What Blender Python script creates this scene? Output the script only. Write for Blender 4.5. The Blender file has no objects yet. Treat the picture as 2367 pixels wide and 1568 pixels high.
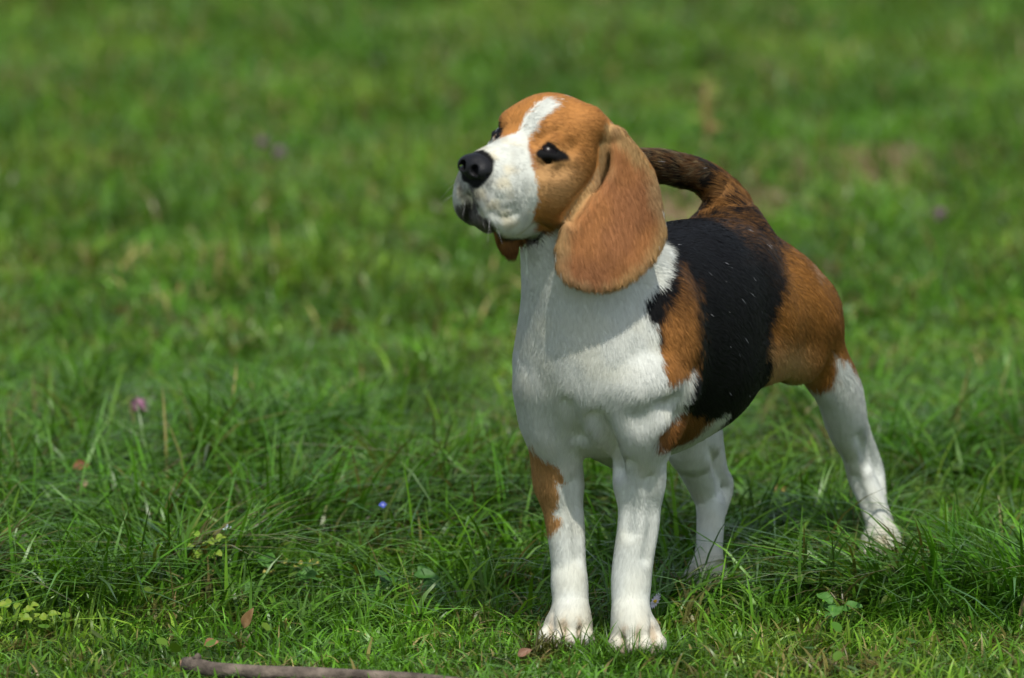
import bpy, math, random
import numpy as np
from mathutils import Vector

S = bpy.context.scene
COL = S.collection
rng = np.random.default_rng(7)
random.seed(7)

# ------------------------------------------------------------------ camera
CAM_H = 1.322
PITCH = math.radians(10.0)
LENS = 234.0
cam_d = bpy.data.cameras.new('camera')
cam_d.lens = LENS
cam_d.sensor_width = 36.0
cam_d.clip_start = 0.1
cam_d.clip_end = 500.0
cam_d.dof.use_dof = True
cam_d.dof.focus_distance = 6.08
cam_d.dof.aperture_fstop = 5.0
cam = bpy.data.objects.new('camera', cam_d)
COL.objects.link(cam)
cam.location = (0, 0, CAM_H)
cam.rotation_euler = (math.radians(90) - PITCH, 0, 0)
S.camera = cam

# ------------------------------------------------------------------ light
SUN_EL, SUN_AZ = math.radians(60), math.radians(170)   # azimuth clockwise from +Y
sun_dir = Vector((math.sin(SUN_AZ) * math.cos(SUN_EL), math.cos(SUN_AZ) * math.cos(SUN_EL), math.sin(SUN_EL)))
W = bpy.data.worlds.new('World')
S.world = W
W.use_nodes = True
wt = W.node_tree
wt.nodes.clear()
sky = wt.nodes.new('ShaderNodeTexSky')
sky.sky_type = 'NISHITA'
sky.sun_disc = False
sky.sun_elevation = SUN_EL
sky.sun_rotation = SUN_AZ
sky.altitude = 200
bg = wt.nodes.new('ShaderNodeBackground')
bg.inputs['Strength'].default_value = 0.15
wo = wt.nodes.new('ShaderNodeOutputWorld')
hs = wt.nodes.new('ShaderNodeHueSaturation')          # thin high cloud: a paler blue
hs.inputs['Saturation'].default_value = 0.6
wt.links.new(sky.outputs[0], hs.inputs['Color'])
wt.links.new(hs.outputs[0], bg.inputs[0])
wt.links.new(bg.outputs[0], wo.inputs[0])
sl = bpy.data.lights.new('sun', 'SUN')
sl.energy = 3.25
sl.angle = math.radians(0.6)
sl.color = (1.0, 0.96, 0.88)
so = bpy.data.objects.new('sun', sl)
so.rotation_euler = (-sun_dir).to_track_quat('-Z', 'Y').to_euler()
so.location = (2, 2, 6)
COL.objects.link(so)
S.view_settings.view_transform = 'Standard'
S.view_settings.look = 'None'
S.view_settings.gamma = 1.0
S.view_settings.exposure = 0.08
S.render.engine = 'CYCLES'
S.cycles.max_bounces = 6
S.cycles.transparent_max_bounces = 8
S.cycles_curves.shape = 'RIBBONS'

# ------------------------------------------------------------------ helpers
FPX = 15385.0
SP, CP = math.sin(PITCH), math.cos(PITCH)


def V(*a):
    return np.array(a, float)


def Q(dx, dy, Y):
    """Where the line of sight through a spot of the photo (2367 wide) reaches world y = 5.86 m + Y cm."""
    ry = CP - (dy - 784.0) / FPX * SP
    rz = -SP - (dy - 784.0) / FPX * CP
    t = (5.86 + Y / 100.0) / ry
    return V((dx - 1183.5) / FPX * t, t * ry, CAM_H + t * rz)


def nrm(v):
    return v / np.linalg.norm(v)


A = nrm(V(.425, .905, 0))            # the dog's body axis, towards the tail
L = V(A[1], -A[0], 0)               # the dog's left
Z = V(0, 0, 1)
O = V(.081, 5.895, 0)


def B(a, l, z):                     # body frame, cm
    return O + A * a / 100 + L * l / 100 + Z * z / 100


def camv(r, u, t):                  # a direction given as right / up / towards the viewer
    return V(r, u * SP - t * CP, u * CP + t * SP)


HF = nrm(camv(-.70, -.14, .70))     # head: forward
HS = camv(.72, -.30, .63)
HS = nrm(HS - HF * HS.dot(HF))      # head: left
HU = np.cross(HF, HS)               # head: up
HM = Q(1212, 326, -4)


def H(f, s, u):                     # head frame, cm, from the point between the eyes
    return HM + (HF * f + HS * s + HU * u) / 100


# ------------------------------------------------------------------ implicit body
class Field:
    def __init__(self, lo, hi, h):
        self.lo = np.array(lo, float)
        self.h = h
        self.n = np.ceil((np.array(hi) - self.lo) / h).astype(int) + 1
        self.g = np.full(self.n, 0.08, np.float32)
        self.ax = [self.lo[i] + h * np.arange(self.n[i]) for i in range(3)]

    def region(self, lo, hi):
        a = np.maximum(np.floor((lo - self.lo) / self.h).astype(int), 0)
        b = np.minimum(np.ceil((hi - self.lo) / self.h).astype(int) + 1, self.n)
        if np.any(b <= a):
            return None, None
        sl_ = tuple(slice(a[i], b[i]) for i in range(3))
        X, Y_, Z_ = np.meshgrid(self.ax[0][sl_[0]], self.ax[1][sl_[1]], self.ax[2][sl_[2]], indexing='ij')
        return sl_, np.stack([X, Y_, Z_], -1)

    def apply(self, fn, lo, hi, k, op='add'):
        m = k + 2 * self.h
        sl_, P = self.region(np.array(lo) - m, np.array(hi) + m)
        if sl_ is None:
            return
        b = fn(P).astype(np.float32)
        a = self.g[sl_]
        if op == 'add':
            h_ = np.maximum(k - np.abs(a - b), 0) / k
            self.g[sl_] = np.minimum(a, b) - h_ * h_ * k * .25
        else:
            b = -b
            h_ = np.maximum(k - np.abs(a - b), 0) / k
            self.g[sl_] = np.maximum(a, b) + h_ * h_ * k * .25

    def cone(self, p, r1, q, r2, k=1.5, op='add'):
        r1, r2, k = r1 / 100, r2 / 100, k / 100
        r = max(r1, r2)
        d = q - p
        dd = d.dot(d)

        def fn(P):
            w = P - p
            t = np.clip((w @ d) / dd, 0, 1)
            return np.linalg.norm(w - t[..., None] * d, axis=-1) - (r1 + (r2 - r1) * t)
        self.apply(fn, np.minimum(p, q) - r, np.maximum(p, q) + r, k, op)

    def chain(self, pts, k=1.0, op='add', sub=5, slim=0.0):
        """One limb: a tube through the points with a radius (cm) at each."""
        c = np.array([p for p, r in pts])
        r = np.array([[max(r - slim, .1) / 100] for p, r in pts])
        D = np.hstack([c, r])
        D = np.vstack([2 * D[0] - D[1], D, 2 * D[-1] - D[-2]])
        out = []
        for i in range(1, len(D) - 2):
            for t in np.arange(sub) / sub:
                a, b, d, e = D[i - 1:i + 3]
                out.append(.5 * (2 * b + (d - a) * t + (2 * a - 5 * b + 4 * d - e) * t * t + (3 * b - a - 3 * d + e) * t ** 3))
        out.append(D[-2])
        out = np.array(out)

        def fn(P):
            best = None
            for (p, q) in zip(out[:-1], out[1:]):
                d = q[:3] - p[:3]
                w = P - p[:3]
                t = np.clip((w @ d) / d.dot(d), 0, 1)
                v = np.linalg.norm(w - t[..., None] * d, axis=-1) - (p[3] + (q[3] - p[3]) * t)
                best = v if best is None else np.minimum(best, v)
            return best
        rr = out[:, 3].max()
        self.apply(fn, out[:, :3].min(0) - rr, out[:, :3].max(0) + rr, k / 100, op)

    def ell(self, c, radii, frame=None, k=1.5, op='add'):
        R = np.array(radii) / 100
        M = np.eye(3) if frame is None else np.array(frame)
        k = k / 100
        e = np.abs(M.T) @ R

        def fn(P):
            w = (P - c) @ M.T
            k0 = np.linalg.norm(w / R, axis=-1)
            k1 = np.linalg.norm(w / (R * R), axis=-1)
            return k0 * (k0 - 1) / np.maximum(k1, 1e-6)
        self.apply(fn, c - e, c + e, k, op)

    def flap(self, outline, p0, n, thick, bend, k=.5, round_=.2):
        """A leaf-shaped flap of skin: an outline in the plane (p0, n), bent and given a thickness (cm)."""
        n = nrm(n)
        ex = nrm(np.cross(Z, n))
        ey = np.cross(n, ex)
        P2 = np.array([[(p - p0) @ ex, (p - p0) @ ey] for p in outline])
        pts = np.array(outline)

        def fn(P):
            w = P - p0
            x, y, zz = w @ ex, w @ ey, w @ n
            zz = zz - bend(x * 100, y * 100) / 100
            d = np.full(x.shape, 1e9)
            s = np.ones(x.shape)
            N = len(P2)
            for i in range(N):
                a_, b_ = P2[i], P2[i - 1]
                e0, e1 = b_ - a_
                wx, wy = x - a_[0], y - a_[1]
                t = np.clip((wx * e0 + wy * e1) / (e0 * e0 + e1 * e1), 0, 1)
                d = np.minimum(d, (wx - e0 * t) ** 2 + (wy - e1 * t) ** 2)
                c1, c2, c3 = y >= a_[1], y < b_[1], e0 * wy > e1 * wx
                flip = (c1 & c2 & c3) | (~c1 & ~c2 & ~c3)
                s = np.where(flip, -s, s)
            d = s * np.sqrt(d)
            r = round_ / 100
            qx = d + r + .0015
            qz = np.abs(zz) - thick / 200 + r
            return np.minimum(np.maximum(qx, qz), 0) + np.sqrt(np.maximum(qx, 0) ** 2 + np.maximum(qz, 0) ** 2) - r
        self.apply(fn, pts.min(0) - .02, pts.max(0) + .02, k / 100)

    def blur(self, n=1):
        for _ in range(n):
            for ax in range(3):
                a = np.moveaxis(self.g, ax, 0)
                b = a.copy()
                b[1:-1] = a[:-2] * .25 + a[1:-1] * .5 + a[2:] * .25
                self.g = np.moveaxis(b, 0, ax)

    def sample(self, P, arr=None):
        g = self.g if arr is None else arr
        u = (P - self.lo) / self.h
        i = np.clip(np.floor(u).astype(int), 0, self.n - 2)
        f = np.clip(u - i, 0, 1)
        out = 0
        for a in (0, 1):
            for b in (0, 1):
                for c in (0, 1):
                    w = (f[:, 0] if a else 1 - f[:, 0]) * (f[:, 1] if b else 1 - f[:, 1]) * (f[:, 2] if c else 1 - f[:, 2])
                    out = out + w * g[i[:, 0] + a, i[:, 1] + b, i[:, 2] + c]
        return out

    def mesh(self):
        """Surface nets."""
        g = self.g
        ins = g < 0
        c = np.zeros(np.array(g.shape) - 1, np.int8)
        for a in (0, 1):
            for b in (0, 1):
                for d in (0, 1):
                    c += ins[a:a + c.shape[0], b:b + c.shape[1], d:d + c.shape[2]]
        act = (c > 0) & (c < 8)
        idx = np.full(c.shape, -1, np.int64)
        cells = np.argwhere(act)
        idx[act] = np.arange(len(cells))
        acc = np.zeros((len(cells), 3))
        cnt = np.zeros(len(cells))
        corners = [(a, b, d) for a in (0, 1) for b in (0, 1) for d in (0, 1)]
        for ca in corners:
            for ax in range(3):
                if ca[ax]:
                    continue
                cb = list(ca)
                cb[ax] = 1
                va = g[cells[:, 0] + ca[0], cells[:, 1] + ca[1], cells[:, 2] + ca[2]]
                vb = g[cells[:, 0] + cb[0], cells[:, 1] + cb[1], cells[:, 2] + cb[2]]
                m = (va < 0) != (vb < 0)
                t = np.where(m, va / np.where(m, va - vb, 1), 0)
                p = np.tile(np.array(ca, float), (len(cells), 1))
                p[:, ax] += t
                acc[m] += p[m]
                cnt[m] += 1
        verts = self.lo + self.h * (cells + acc / cnt[:, None])
        faces = []
        for ax in range(3):
            o1, o2 = (ax + 1) % 3, (ax + 2) % 3
            sa = [slice(None)] * 3
            sb = [slice(None)] * 3
            sa[ax] = slice(0, -1)
            sb[ax] = slice(1, None)
            ch = ins[tuple(sa)] != ins[tuple(sb)]
            e = np.argwhere(ch)
            ok = (e[:, o1] > 0) & (e[:, o2] > 0) & (e[:, o1] < c.shape[o1]) & (e[:, o2] < c.shape[o2])
            e = e[ok]
            sgn = ins[e[:, 0], e[:, 1], e[:, 2]]

            def cell(d1, d2):
                q = e.copy()
                q[:, o1] -= d1
                q[:, o2] -= d2
                return idx[q[:, 0], q[:, 1], q[:, 2]]
            f = np.stack([cell(1, 1), cell(0, 1), cell(0, 0), cell(1, 0)], 1)
            f[~sgn] = f[~sgn][:, ::-1]
            faces.append(f)
        return verts, np.concatenate(faces)


def link(name, me, mat=None, parent=None):
    o = bpy.data.objects.new(name, me)
    COL.objects.link(o)
    if mat:
        me.materials.append(mat)
    if parent:
        o.parent = parent
    return o


def quick_mesh(name, verts, faces, smooth=True):
    """faces: an (n, k) array"""
    me = bpy.data.meshes.new(name)
    verts = np.asarray(verts, np.float32)
    faces = np.asarray(faces, np.int32)
    nf, k = faces.shape
    me.vertices.add(len(verts))
    me.vertices.foreach_set('co', verts.ravel())
    me.loops.add(nf * k)
    me.loops.foreach_set('vertex_index', faces.ravel())
    me.polygons.add(nf)
    me.polygons.foreach_set('loop_start', np.arange(0, nf * k, k, dtype=np.int32))
    if smooth:
        me.polygons.foreach_set('use_smooth', np.ones(nf, bool))
    me.update(calc_edges=True)
    return me


# ------------------------------------------------------------------ the dog's body
BF = [A, L, Z]                      # body frame rows
HFR = [HF, HS, HU]                  # head frame rows
F = Field((-.10, 5.62, -.01), (.46, 6.36, .56), 0.002)

# trunk
F.ell(B(9, 0, 26.5), (13, 7.2, 9.6), BF, 3)
F.ell(B(15, .3, 26.3), (9.5, 6.8, 8.8), BF, 3)
F.ell(B(20, .6, 28), (9, 6.0, 7.6), BF, 3)
F.ell(B(26, .8, 28.7), (6.2, 5.6, 5.9), BF, 3)
F.ell(Q(1757, 645, 32), (4.2, 4.0, 4.2), BF, 3)
F.ell(Q(1775, 770, 26), (5.0, 2.8, 4.4), BF, 3)
F.ell(Q(1622, 868, 17), (8.5, 4.3, 4.7), BF, 3)
F.cone(Q(1375, 985, 6), 2.5, Q(1440, 1015, 12), 2.8, 2)
F.cone(Q(1302, 650, 2), 2.2, Q(1262, 830, 3.5), 2.7, 2)
F.ell(B(1, 0, 26.5), (6.3, 6.6, 7.2), BF, 3)
F.cone(B(4, 0, 31), 5.4, B(24, 0, 30.5), 4.4, 3)
F.cone(B(1, 0, 22), 3.0, B(12, 0, 19.5), 3.4, 3)
# neck
F.cone(B(3, 0, 30), 6.0, H(-6.3, 0, -3.4), 3.5, 2.0)
F.cone(B(0, 0, 26), 5.8, H(-4.5, 0, -5.5), 3.4, 3)
# shoulders, upper arms
F.ell(B(3, 4.8, 27), (4.2, 3.0, 6.5), BF, 2)
F.ell(B(3, -4.1, 28), (4.2, 2.7, 6.0), BF, 2)
F.ell(Q(1482, 925, .5), (2.6, 3.0, 3.6), BF, 1.5)
F.chain([(B(-2.2, 4.4, 25), 2.6), (Q(1490, 900, 1.5), 3.5), (Q(1500, 960, 3), 3.2)], 1.2)
F.chain([(B(-2.2, -3.9, 25), 2.6), (Q(1256, 900, 4.5), 2.55), (Q(1265, 960, 5.5), 2.5)], 1.2)
# front legs
F.chain([(Q(1495, 950, 3), 3.0), (Q(1481, 1040, 3.5), 2.35), (Q(1478, 1110, 3), 2.15), (Q(1477, 1200, 2.5), 2.0), (Q(1463, 1300, 2), 1.93),
         (Q(1459, 1345, 1.6), 1.93), (Q(1458, 1390, .9), 1.82), (Q(1459, 1425, .1), 1.9), (Q(1464, 1455, -.4), 2.0)], .8, slim=.13)
F.chain([(Q(1266, 950, 6), 2.5), (Q(1282, 1040, 6), 2.2), (Q(1290, 1110, 6), 2.12), (Q(1305, 1200, 5.5), 1.9), (Q(1314, 1300, 5), 1.7),
         (Q(1316, 1345, 4.5), 1.8), (Q(1319, 1390, 3.8), 1.74), (Q(1320, 1415, 3.2), 1.8), (Q(1318, 1440, 2.7), 1.9)], .8, slim=.13)
F.ell(Q(1512, 1040, 5.5), (1.4, 1.3, 1.6), None, .8)
F.chain([(Q(1490, 900, -.3), 2.9), (Q(1482, 985, .2), 2.6), (Q(1479, 1050, 1.4), 2.15), (Q(1478, 1110, 2.4), 2.0)], 1.6)
F.chain([(Q(1262, 900, 2.8), 2.3), (Q(1272, 985, 3.4), 2.2), (Q(1285, 1050, 4.5), 1.95), (Q(1291, 1110, 5.4), 1.9)], 1.6)


def paw(c, fw, sc=1.0, k=.6):
    fw = nrm(fw)
    sd = V(fw[1], -fw[0], 0)
    fr = [fw, sd, Z]
    c = np.array(c)
    F.ell(c + Z * .019 * sc - fw * .006, (2.6 * sc, 2.3 * sc, 1.9 * sc), fr, 1.2)
    for i, (s_, f_, sp) in enumerate(((-1.65, 1.3, -.35), (-.6, 2.1, -.12), (.6, 2.1, .12), (1.65, 1.3, .35))):
        p0 = c + (sd * s_ * .85 + fw * (f_ - 1.4)) * sc / 100 + Z * .019 * sc
        p1 = c + (sd * (s_ * 1.12) + fw * (f_ + .35)) * sc / 100 + Z * .0105 * sc
        F.cone(p0, .85 * sc, p1, .92 * sc, k * .45)
        F.ell(p1 + fw * .004 * sc + Z * .001, (1.0 * sc, .82 * sc, .98 * sc), fr, .4)
    for s_ in (-1.3, 0, 1.3):
        F.cone(c + (sd * s_ * .8 + fw * 1.5) * sc / 100 + Z * .036 * sc, .14, c + (sd * s_ * 1.12 + fw * 3.3) * sc / 100 + Z * .006 * sc, .34, .35, 'sub')


PAWS = [((.1118, 5.868, 0), V(.06, -1, 0), .96), ((.0505, 5.898, 0), V(-.1, -1, 0), .93),
        ((.182, 6.125, 0), V(-.15, -1, 0), .86), ((.355, 6.262, 0), V(.1, -1, 0), .88)]
for p_ in PAWS:
    paw(*p_)

# hind legs: left (stretched back)
F.ell(Q(1846, 732, 33.5), (4.6, 3.2, 4.9), BF, 2.5)
F.cone(Q(1845, 760, 33), 3.4, Q(1838, 822, 31.5), 2.2, 2.5)
F.ell(Q(1812, 722, 31), (4.0, 3.2, 4.6), BF, 2.5)
F.chain([(Q(1745, 820, 22), 1.6), (Q(1790, 835, 26), 1.1), (Q(1840, 830, 30.5), 1.6)], 2)
F.chain([(Q(1862, 720, 34), 3.2), (Q(1893, 820, 35), 2.7), (Q(1938, 905, 36.5), 2.35), (Q(1958, 985, 38.5), 2.05), (Q(1975, 1050, 40.5), 1.32),
         (Q(1990, 1100, 41.5), 1.4), (Q(2012, 1150, 41.3), 1.38), (Q(2032, 1205, 40.8), 1.4), (Q(2046, 1255, 40.2), 1.5)], 1.0, slim=.1)
F.chain([(Q(1972, 930, 39), .9), (Q(2000, 1010, 41.5), .7), (Q(2021, 1084, 43.2), .88), (Q(2030, 1150, 42.3), .8)], .6)
# right (under the body)
F.ell(B(25, -3.6, 25), (5.2, 2.8, 6.5), BF, 2.5)
F.chain([(B(23, -3.6, 24), 3.4), (Q(1596, 1000, 25), 3.0), (Q(1606, 1060, 26), 2.1), (Q(1630, 1130, 28), 1.55), (Q(1642, 1170, 28.3), 1.45),
         (Q(1641, 1240, 27.8), 1.35), (Q(1637, 1300, 27.2), 1.4)], 1.0, slim=.1)
F.chain([(Q(1645, 1000, 27), 1.0), (Q(1664, 1080, 28.3), .7), (Q(1679, 1122, 30.0), .70), (Q(1662, 1180, 29.4), .75)], .6)
# tail
F.chain([(Q(1703, 560, 31), 2.7), (Q(1690, 492, 33), 2.05), (Q(1661, 440, 33), 1.55), (Q(1617, 407, 31.5), 1.42), (Q(1565, 391, 29), 1.38),
         (Q(1500, 380, 26.5), 1.3), (Q(1450, 380, 24), .9)], 1.1)

# head
F.ell(H(-4.4, 0, -.7), (5.2, 4.6, 4.0), HFR, 1.5)
for s in (1, -1):
    F.ell(H(-2.6, 2.9 * s, -3.4), (4.2, 2.2, 3.9), HFR, 1.5)
    F.ell(H(-1.1, 2.3 * s, 1.0), (1.5, 1.4, 1.0), HFR, 1.2)
    F.ell(H(2.6, 1.9 * s, -4.8), (3.3, 1.5, 3.3), HFR, .9)
    F.ell(H(4.5, 1.15 * s, -4.6), (1.7, 1.25, 2.7), HFR, .5)
F.cone(H(-1.5, 0, -2.8), 3.3, H(4.0, 0, -3.0), 2.0, 1.5)
F.cone(H(-1.0, 0, -1.0), 2.0, H(4.7, 0, -1.7), 1.35, 1.5)
F.chain([(H(-3.5, 0, -6.4), 2.4), (H(0, 0, -7.1), 2.0), (H(2.8, 0, -7.0), 1.3), (H(4.6, 0, -6.3), 1.0)], .35)
F.ell(H(-2.9, 0, 1.2), (3.2, 3.2, 2.6), HFR, 1.2)
F.ell(Q(1672, 562, 31), (4.0, 4.2, 3.4), BF, 2)
# eyes: socket, lids
EYES = []
for s in (1, -1):
    E = H(-.42, 2.58 * s, -.55)
    en = nrm(HF * .60 + HS * .80 * s)
    et = nrm(-HF * .80 + HS * .60 * s)
    F.ell(E + en * .009, (1.0, 1.2, .62), [en, et, HU], .5, 'sub')
    for up in (1, -1):
        lid = []
        for t in np.linspace(-1, 1, 9):
            th, ph = math.radians(58 * t), math.radians((14 if up > 0 else -19) * (1 - t * t) - 9 * t)
            lid.append((E + .0126 * (en * math.cos(th) * math.cos(ph) + et * math.sin(th) + HU * math.sin(ph)), .27 if up > 0 else .2))
        F.chain(lid, .5, sub=2)
    EYES.append((E, en))
F.cone(H(-4.8, 3.0, 1.9), 1.5, Q(1402, 312, -1.2), .9, 1.5)
# ears
EAR = [(1404, 282), (1388, 330), (1388, 385), (1362, 430), (1322, 480), (1299, 520), (1285, 570), (1286, 620), (1302, 652), (1340, 672), (1385, 677),
       (1430, 665), (1470, 640), (1510, 603), (1536, 562), (1541, 530), (1530, 470), (1522, 430), (1505, 385), (1480, 350), (1450, 315), (1425, 290)]
n_ear = camv(.40, .02, .92)
p_ear = Q(1400, 290, -2.2)


def on_plane(dx, dy, p0, n):
    C0 = V(0, 0, CAM_H)
    r = Q(dx, dy, 0) - C0
    return C0 + r * ((p0 - C0) @ n) / (r @ n)


F.flap([on_plane(x, y, p_ear, n_ear) for x, y in EAR], p_ear, n_ear, .75, lambda x, y: .9 - .035 * (x - 1) ** 2 + .01 * y, .4)
def surf(dx, dy, out=0.0):
    """Where the line of sight through a spot of the photo meets the body; out = cm in front of it."""
    c0 = V(0, 0, CAM_H)
    r = nrm(Q(dx, dy, 0) - c0)
    t = np.arange(5.6, 6.6, .001)
    v = F.sample(c0 + r * t[:, None])
    k_ = np.argmax(v < 0) if (v < 0).any() else len(t) // 2
    return c0 + r * (t[k_] - out / 100)


def crease(pts, r, out, k=.6):
    P3 = [(surf(x, y, out), r) for x, y in pts]
    F.chain(P3, k, 'sub', sub=3)


crease([(1137, 491), (1154, 502), (1175, 504), (1193, 495)], .3, .02, .4)
crease([(1146, 474), (1166, 483), (1187, 480)], .26, .06, .4)
crease([(1135, 445), (1150, 460), (1172, 462)], .24, .12, .4)
crease([(1252, 318), (1266, 306), (1292, 302)], .4, .08, .8)
crease([(1305, 322), (1325, 345)], .4, .15, .8)
crease([(1262, 392), (1285, 398), (1312, 388)], .45, .28, .8)
crease([(1081, 452), (1079, 480), (1080, 515)], .3, .05, .4)
crease([(1086, 455), (1110, 502), (1140, 532), (1166, 554), (1200, 561), (1240, 553)], .28, .1, .4)
crease([(1390, 330), (1380, 400), (1340, 450), (1300, 500)], .35, .1, .6)
crease([(1480, 975), (1530, 950), (1585, 925)], .9, .78, 1.6)
crease([(1313, 935), (1327, 975), (1339, 1012)], .6, .1, .9)
crease([(1381, 962), (1403, 1005), (1423, 1050), (1428, 1085)], .75, -.1, .9)
crease([(1506, 1110), (1512, 1190), (1500, 1290)], .5, .33, .8)
crease([(1450, 1070), (1447, 1150), (1452, 1230)], .5, .40, .8)
crease([(1325, 1120), (1335, 1200), (1340, 1290)], .5, .35, .8)
crease([(1610, 860), (1590, 930), (1550, 1010)], .8, .5, 1.2)
F.ell(surf(1572, 900, -1.35), (1.5, 1.5, 1.5), None, 1.5)
crease([(1975, 1110), (1990, 1150), (2010, 1190)], .5, .3, .8)
crease([(1648, 1045), (1658, 1090), (1666, 1140)], .45, .12, .6)
crease([(1990, 1010), (2001, 1045), (2009, 1075)], .5, .25, .7)
FEAR = [(1215, 275), (1260, 270), (1290, 330), (1290, 450), (1240, 540), (1199, 565), (1196, 592), (1180, 599), (1160, 588), (1145, 560), (1142, 500),
        (1160, 400), (1180, 330)]
n_fe = camv(.8, .0, .6)
p_fe = Q(1217, 225, 2)
F.flap([on_plane(x, y, p_fe, n_fe) for x, y in FEAR], p_fe, n_fe, .7, lambda x, y: 0 * x, .4)
crease([(1413, 325), (1404, 380), (1380, 428), (1346, 468), (1318, 510)], .45, .12, .5)
F.blur(2)
# --- END BODY FIELD

# ------------------------------------------------------------------ noise, outlines in space
_lat = rng.random((32, 32, 32))


def vnoise(P, scale, seed=0):
    """Smooth value noise in 0..1; scale = size of a bump in metres."""
    u = P / scale + np.array([seed * 3.71, seed * 7.13, seed * 1.97]) + 100
    i = np.floor(u).astype(int)
    f = u - i
    f = f * f * (3 - 2 * f)
    out = 0
    for a in (0, 1):
        for b in (0, 1):
            for c in (0, 1):
                w = (f[:, 0] if a else 1 - f[:, 0]) * (f[:, 1] if b else 1 - f[:, 1]) * (f[:, 2] if c else 1 - f[:, 2])
                out = out + w * _lat[(i[:, 0] + a) % 32, (i[:, 1] + b) % 32, (i[:, 2] + c) % 32]
    return out


C0 = V(0, 0, CAM_H)


def px(P):
    w = P - C0
    d = w[:, 1] * CP - w[:, 2] * SP
    u = w[:, 1] * SP + w[:, 2] * CP
    return np.stack([1183.5 + w[:, 0] / d * FPX, 784 - u / d * FPX], 1)


def poly(p, pts):
    """Signed distance to an outline, negative inside (units of the outline)."""
    P2 = np.array(pts, float)
    x, y = p[:, 0], p[:, 1]
    d = np.full(len(x), 1e12)
    s = np.ones(len(x))
    for i in range(len(P2)):
        a_, b_ = P2[i], P2[i - 1]
        e0, e1 = b_ - a_
        wx, wy = x - a_[0], y - a_[1]
        t = np.clip((wx * e0 + wy * e1) / (e0 * e0 + e1 * e1), 0, 1)
        d = np.minimum(d, (wx - e0 * t) ** 2 + (wy - e1 * t) ** 2)
        c1, c2, c3 = y >= a_[1], y < b_[1], e0 * wy > e1 * wx
        s = np.where((c1 & c2 & c3) | (~c1 & ~c2 & ~c3), -s, s)
    return s * np.sqrt(d)


def sstep(x, a, b):
    t = np.clip((x - a) / (b - a), 0, 1)
    return t * t * (3 - 2 * t)


# ------------------------------------------------------------------ coat
HEAD_TAN = [(1296, 238), (1265, 262), (1243, 285), (1224, 314), (1221, 340), (1227, 370), (1232, 400), (1241, 430), (1239, 460), (1232, 500), (1236, 532),
            (1258, 546), (1292, 522), (1284, 570), (1286, 620), (1300, 655), (1340, 680), (1390, 685), (1470, 650), (1545, 580), (1560, 480), (1480, 300),
            (1400, 200), (1262, 180), (1262, 222)]
FAR_TAN = [(1252, 236), (1216, 264), (1211, 283), (1201, 304), (1190, 311), (1162, 317), (1120, 325), (1090, 300), (1090, 240), (1200, 150), (1310, 150), (1310, 225)]
EYE_BLACK = [(1235, 357), (1244, 346), (1256, 334), (1268, 326), (1278, 330), (1291, 341), (1303, 352), (1321, 368), (1300, 372), (1280, 377), (1262, 373), (1247, 366)]
SADDLE = [(1550, 470), (1553, 560), (1548, 636), (1532, 654), (1508, 672), (1487, 692), (1498, 720), (1512, 748), (1524, 784), (1520, 812), (1530, 844),
          (1548, 876), (1560, 880), (1576, 868), (1588, 864), (1602, 850), (1597, 896), (1580, 940), (1560, 972), (1530, 1004), (1524, 1034), (1560, 1028),
          (1584, 1016), (1616, 992), (1640, 968), (1690, 950), (1662, 995), (1655, 1008), (1760, 990), (1820, 900), (1800, 860), (1810, 840), (1820, 792),
          (1830, 748), (1840, 700), (1860, 648), (1880, 568), (1960, 400), (1400, 250), (1420, 470)]
SHOULDER_TAN = [(1572, 606), (1594, 640), (1610, 688), (1612, 748), (1614, 808), (1602, 860), (1560, 890), (1505, 830), (1536, 792), (1528, 760),
                (1540, 720), (1560, 668)]
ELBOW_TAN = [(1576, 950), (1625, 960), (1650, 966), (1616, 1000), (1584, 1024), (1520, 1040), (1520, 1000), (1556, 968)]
HAUNCH = [(1784, 840), (1792, 792), (1796, 748), (1812, 700), (1824, 648), (1816, 568), (1800, 480), (2060, 480), (2060, 870), (1984, 868), (1954, 838),
          (1926, 814), (1931, 840), (1932, 862), (1938, 884), (1916, 891), (1896, 912), (1870, 898), (1836, 884), (1776, 884)]
LEG_TAN = [(1226, 1022), (1242, 1048), (1281, 1070), (1303, 1096), (1308, 1116), (1283, 1110), (1286, 1123), (1292, 1145), (1290, 1167), (1277, 1187),
           (1299, 1198), (1297, 1215), (1277, 1233), (1261, 1236), (1235, 1170), (1190, 1100), (1200, 1022)]
TAIL_PTS = np.array([Q(1686, 490, 33), Q(1660, 440, 33), Q(1617, 407, 31.5), Q(1565, 391, 29), Q(1500, 380, 26.5), Q(1450, 380, 24)])

WHITE = V(.70, .715, .64)
CREAM = V(.70, .60, .42)
TAN = V(.45, .195, .052)
TAN_D = V(.27, .125, .035)
TAN_L = V(.55, .33, .14)
BLACK = V(.0052, .005, .005)


def mixc(c, d, w):
    return c * (1 - w[:, None]) + d * w[:, None]


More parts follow.
